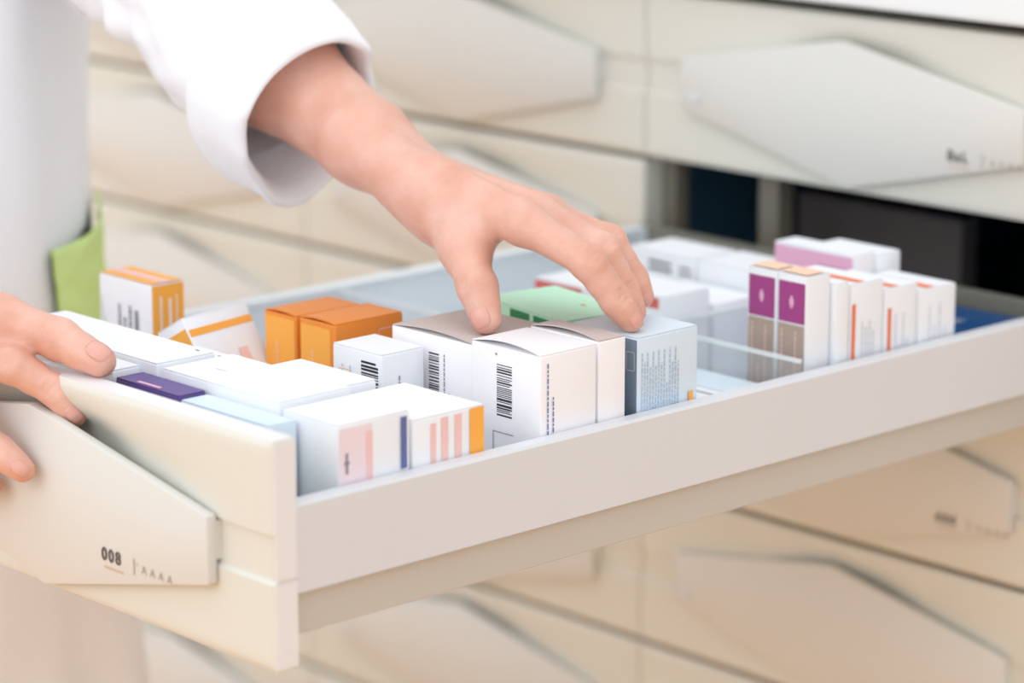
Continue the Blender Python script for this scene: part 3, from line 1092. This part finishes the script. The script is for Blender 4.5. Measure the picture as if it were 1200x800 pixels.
# ------------------------------------------------------------------ clothing
def ring_frame(c, t, ref=(0, 0, 1)):
    t = n3(t)
    s = n3(np.cross(t, np.array(ref, float)))
    u = np.cross(s, t)
    return s, u


def tube(path, radii, n=48, fold=0.0, seed=0.0, sub=10, ref=(0, 0, 1), taper=False):
    """smooth sleeve along a poly-line with diagonal folds; returns the rings"""
    path = [np.array(p, float) for p in path]
    P_, R_ = [], []
    m = len(path)
    for i in range(m - 1):
        p0, p1, p2, p3 = path[max(i - 1, 0)], path[i], path[i + 1], path[min(i + 2, m - 1)]
        for j in range(sub):
            t = j / sub
            P_.append(0.5 * ((2 * p1) + (-p0 + p2) * t + (2 * p0 - 5 * p1 + 4 * p2 - p3) * t * t + (-p0 + 3 * p1 - 3 * p2 + p3) * t ** 3))
            R_.append(radii[i] + (radii[i + 1] - radii[i]) * t)
    P_.append(path[-1])
    R_.append(radii[-1])
    rings = []
    for i, c in enumerate(P_):
        t = P_[min(i + 1, len(P_) - 1)] - P_[max(i - 1, 0)]
        s, u = ring_frame(c, t, ref)
        row = []
        for j in range(n):
            a = 2 * math.pi * j / n
            d = s * math.cos(a) + u * math.sin(a)
            p = c + d * R_[i]
            f = 0.0
            if fold:
                q_ = Vector((p[0] * 22 + seed, p[1] * 22, p[2] * 22 + 0.6 * i / sub))
                f = fold * (noise.noise(q_) * 0.9 + 0.5 * noise.noise(q_ * 2.3) + 0.5 * (0.5 - abs(noise.noise(q_ * 1.4 + Vector((3, 8, 1)))) * 2))
                if taper:
                    f *= max(0.0, min(1.0, (len(P_) - 1 - i) / 14.0 - 0.35))
            row.append(c + d * (R_[i] + f))
        rings.append(row)
    return rings


# left sleeve, rolled up below the elbow
cuff_c = np.array((-0.2790, 0.2285, 1.1490))
sl_path = [(BX - 0.01, BY + 0.15, 1.375), (-0.518, 0.245, 1.308), (-0.421, 0.2355, 1.238), (-0.353, 0.2305, 1.189), cuff_c + np.array((-0.010, 0.0, 0.0))]
rings = tube(sl_path, [0.080, 0.066, 0.0570, 0.0540, 0.0440], 64, 0.0180, 3.1, 16, taper=True)
coat_me = loft(rings)
# rolled cuff: doubled band with rounded lip and an inner return
t_c = n3(np.array((0.82, 0.03, -0.42)))
s_c, u_c = ring_frame(cuff_c, t_c)
prof = [(-0.052, 0.0400), (-0.042, 0.0480), (-0.0375, 0.0525), (-0.037, 0.0560), (-0.033, 0.0580), (-0.022, 0.0592), (-0.008, 0.0575), (0.006, 0.0555), (0.014, 0.0535),
        (0.0165, 0.0505), (0.0145, 0.0478), (0.004, 0.0470), (-0.020, 0.0470), (-0.050, 0.0475)]
crings = []
for (tt, rr_) in prof:
    row = []
    for j in range(64):
        a = 2 * math.pi * j / 64
        d = s_c * math.cos(a) + u_c * math.sin(a)
        p = cuff_c + t_c * tt + d * rr_
        nn = noise.noise(Vector((p[0] * 30, p[1] * 30 + 5, p[2] * 30))) + 0.8 * (0.35 - abs(noise.noise(Vector((p[0] * 26 + 2, p[1] * 26, p[2] * 26 + 9)))) * 2)
        # cloth hangs below the arm
        sag = 0.012 * max(0.0, -math.sin(a)) ** 1.5
        row.append(cuff_c + t_c * (tt + 0.004 * nn + 0.010 * max(0.0, -math.sin(a)) * (1 if tt > 0 else 0.4)) + d * (rr_ * 0.965 + 0.0040 * nn) - np.array((0, 0, 1)) * sag)
    crings.append(row)
cuff_me = loft(crings)

# right sleeve (mostly outside the picture)
rr2 = tube([(BX - 0.01, BY - 0.15, 1.375), (-0.594, -0.098, 1.255), (-0.562, -0.146, 1.132), (-0.50, -0.125, 1.113), (-0.43, -0.103, 1.092)],
           [0.080, 0.070, 0.062, 0.056, 0.050], 48, 0.006, 9.7, 10)
cuff2 = tube([(-0.45, -0.110, 1.098), (-0.435, -0.105, 1.094), (-0.405, -0.096, 1.084)], [0.053, 0.056, 0.053], 48, 0.002, 4.4, 6)

# coat body: oval rings from shoulder to hem, pleats towards the hem
crow = []
zs = [0.42, 0.50, 0.60, 0.70, 0.78, 0.86, 0.93, 0.985, 1.04, 1.09, 1.14, 1.20, 1.27, 1.34, 1.385, 1.415, 1.44]
ax_ = [0.165, 0.162, 0.158, 0.154, 0.150, 0.146, 0.142, 0.138, 0.133, 0.130, 0.129, 0.130, 0.132, 0.125, 0.105, 0.080, 0.062]
by_ = [0.232, 0.229, 0.225, 0.221, 0.216, 0.211, 0.206, 0.202, 0.196, 0.192, 0.190, 0.192, 0.197, 0.200, 0.170, 0.110, 0.066]


def coat_pt(a, z, off=0.0):
    aa = np.interp(z, zs, ax_)
    bb = np.interp(z, zs, by_)
    ca, sa = math.cos(a), math.sin(a)
    p = np.array((BX + aa * ca, BY + bb * sa, z))
    nrm = n3((ca / aa, sa / bb, 0))
    f = 0.009 * noise.noise(Vector((a * 2.2, z * 5, 1.7))) + 0.004 * noise.noise(Vector((a * 5.0, z * 9, 7.7))) + (0.010 * max(0.0, 0.92 - z) * math.sin(a * 9 + 2 * noise.noise(Vector((a, z * 3, 4)))))
    return p + nrm * (f + off)


NZ, NA = 110, 160
for i in range(NZ):
    z = 0.42 + (1.44 - 0.42) * i / (NZ - 1)
    crow.append([coat_pt(2 * math.pi * j / NA, z) for j in range(NA)])
coat = pp('coat', loft(crow), M_COAT)
sleeve = pp('sleeve', coat_me, M_COAT, coat)
pp('rolled_cuff', cuff_me, M_COAT, coat)
pp('sleeve', loft(rr2), M_COAT, coat)
pp('rolled_cuff', loft(cuff2), M_COAT, coat)


# lime green patch pocket on the hip, its mouth standing open
def pocket_rows(a0, a1, zlo, ztop, off_top, na=22, nz=18, t=0.0):
    rows = []
    for i in range(nz + 1):
        v = i / nz
        row = []
        for j in range(na + 1):
            u = j / na
            a = a0 + (a1 - a0) * u
            zt_ = ztop[0] + (ztop[1] - ztop[0]) * u ** 1.8
            zl_ = zlo + 0.010 * (2 * u - 1) ** 2 - 0.004 * u
            z = zl_ + (zt_ - zl_) * v
            e = min(u, 1 - u) * 2
            off = 0.0075 + off_top * v * v * min(1, e * 1.6) + 0.0015 * noise.noise(Vector((u * 6, v * 6, 2))) + t
            row.append(coat_pt(a, z, off))
        rows.append(row)
    return rows


PA0, PA1 = 0.47, 0.97
outer = pocket_rows(PA0, PA1, 0.958, (1.028, 1.052), 0.005)
inner = pocket_rows(PA0, PA1, 0.958, (1.028, 1.052), 0.005, t=-0.0016)
vs = [tuple(p) for r_ in outer for p in r_]
n0 = len(vs)
vs += [tuple(p) for r_ in inner for p in r_]
fs = []
nc = 23
for i in range(18):
    for j in range(22):
        a = i * nc + j
        fs.append((a, a + 1, a + nc + 1, a + nc))
        fs.append((n0 + a, n0 + a + nc, n0 + a + nc + 1, n0 + a + 1))
for j in range(22):
    a = 18 * nc + j
    fs.append((a, a + 1, n0 + a + 1, n0 + a))
me = bpy.data.meshes.new('pocket')
me.from_pydata(vs, [], fs)
pk = pp('pocket', me, M_GREEN, coat)
pk['label'] = 'lime green hip pocket'
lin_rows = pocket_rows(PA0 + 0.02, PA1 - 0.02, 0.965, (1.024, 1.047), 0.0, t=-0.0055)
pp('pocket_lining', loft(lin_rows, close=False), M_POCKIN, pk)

# trouser legs below the coat hem
for sgn in (-1, 1):
    rg = tube([(BX, BY + sgn * 0.085, 0.80), (BX + 0.01, BY + sgn * 0.09, 0.45), (BX, BY + sgn * 0.095, 0.10)], [0.095, 0.075, 0.062], 32, 0.004, sgn, 8)
    pp('trouser_leg', loft(rg, cap0=True, cap1=True), mat('beige_trousers', (214, 200, 188), 0.85, 0.02, 12))
    sh = bmesh.new()
    bmesh.ops.create_uvsphere(sh, u_segments=20, v_segments=12, radius=1.0)
    for v_ in sh.verts:
        v_.co.x = v_.co.x * 0.135 + BX + 0.06
        v_.co.y = v_.co.y * 0.047 + BY + sgn * 0.1
        v_.co.z = max(0.0, v_.co.z * 0.075 + 0.035)
    pp('shoe', bm_mesh(sh), mat('white_shoe', (225, 224, 222), 0.5, 0.02, 10))
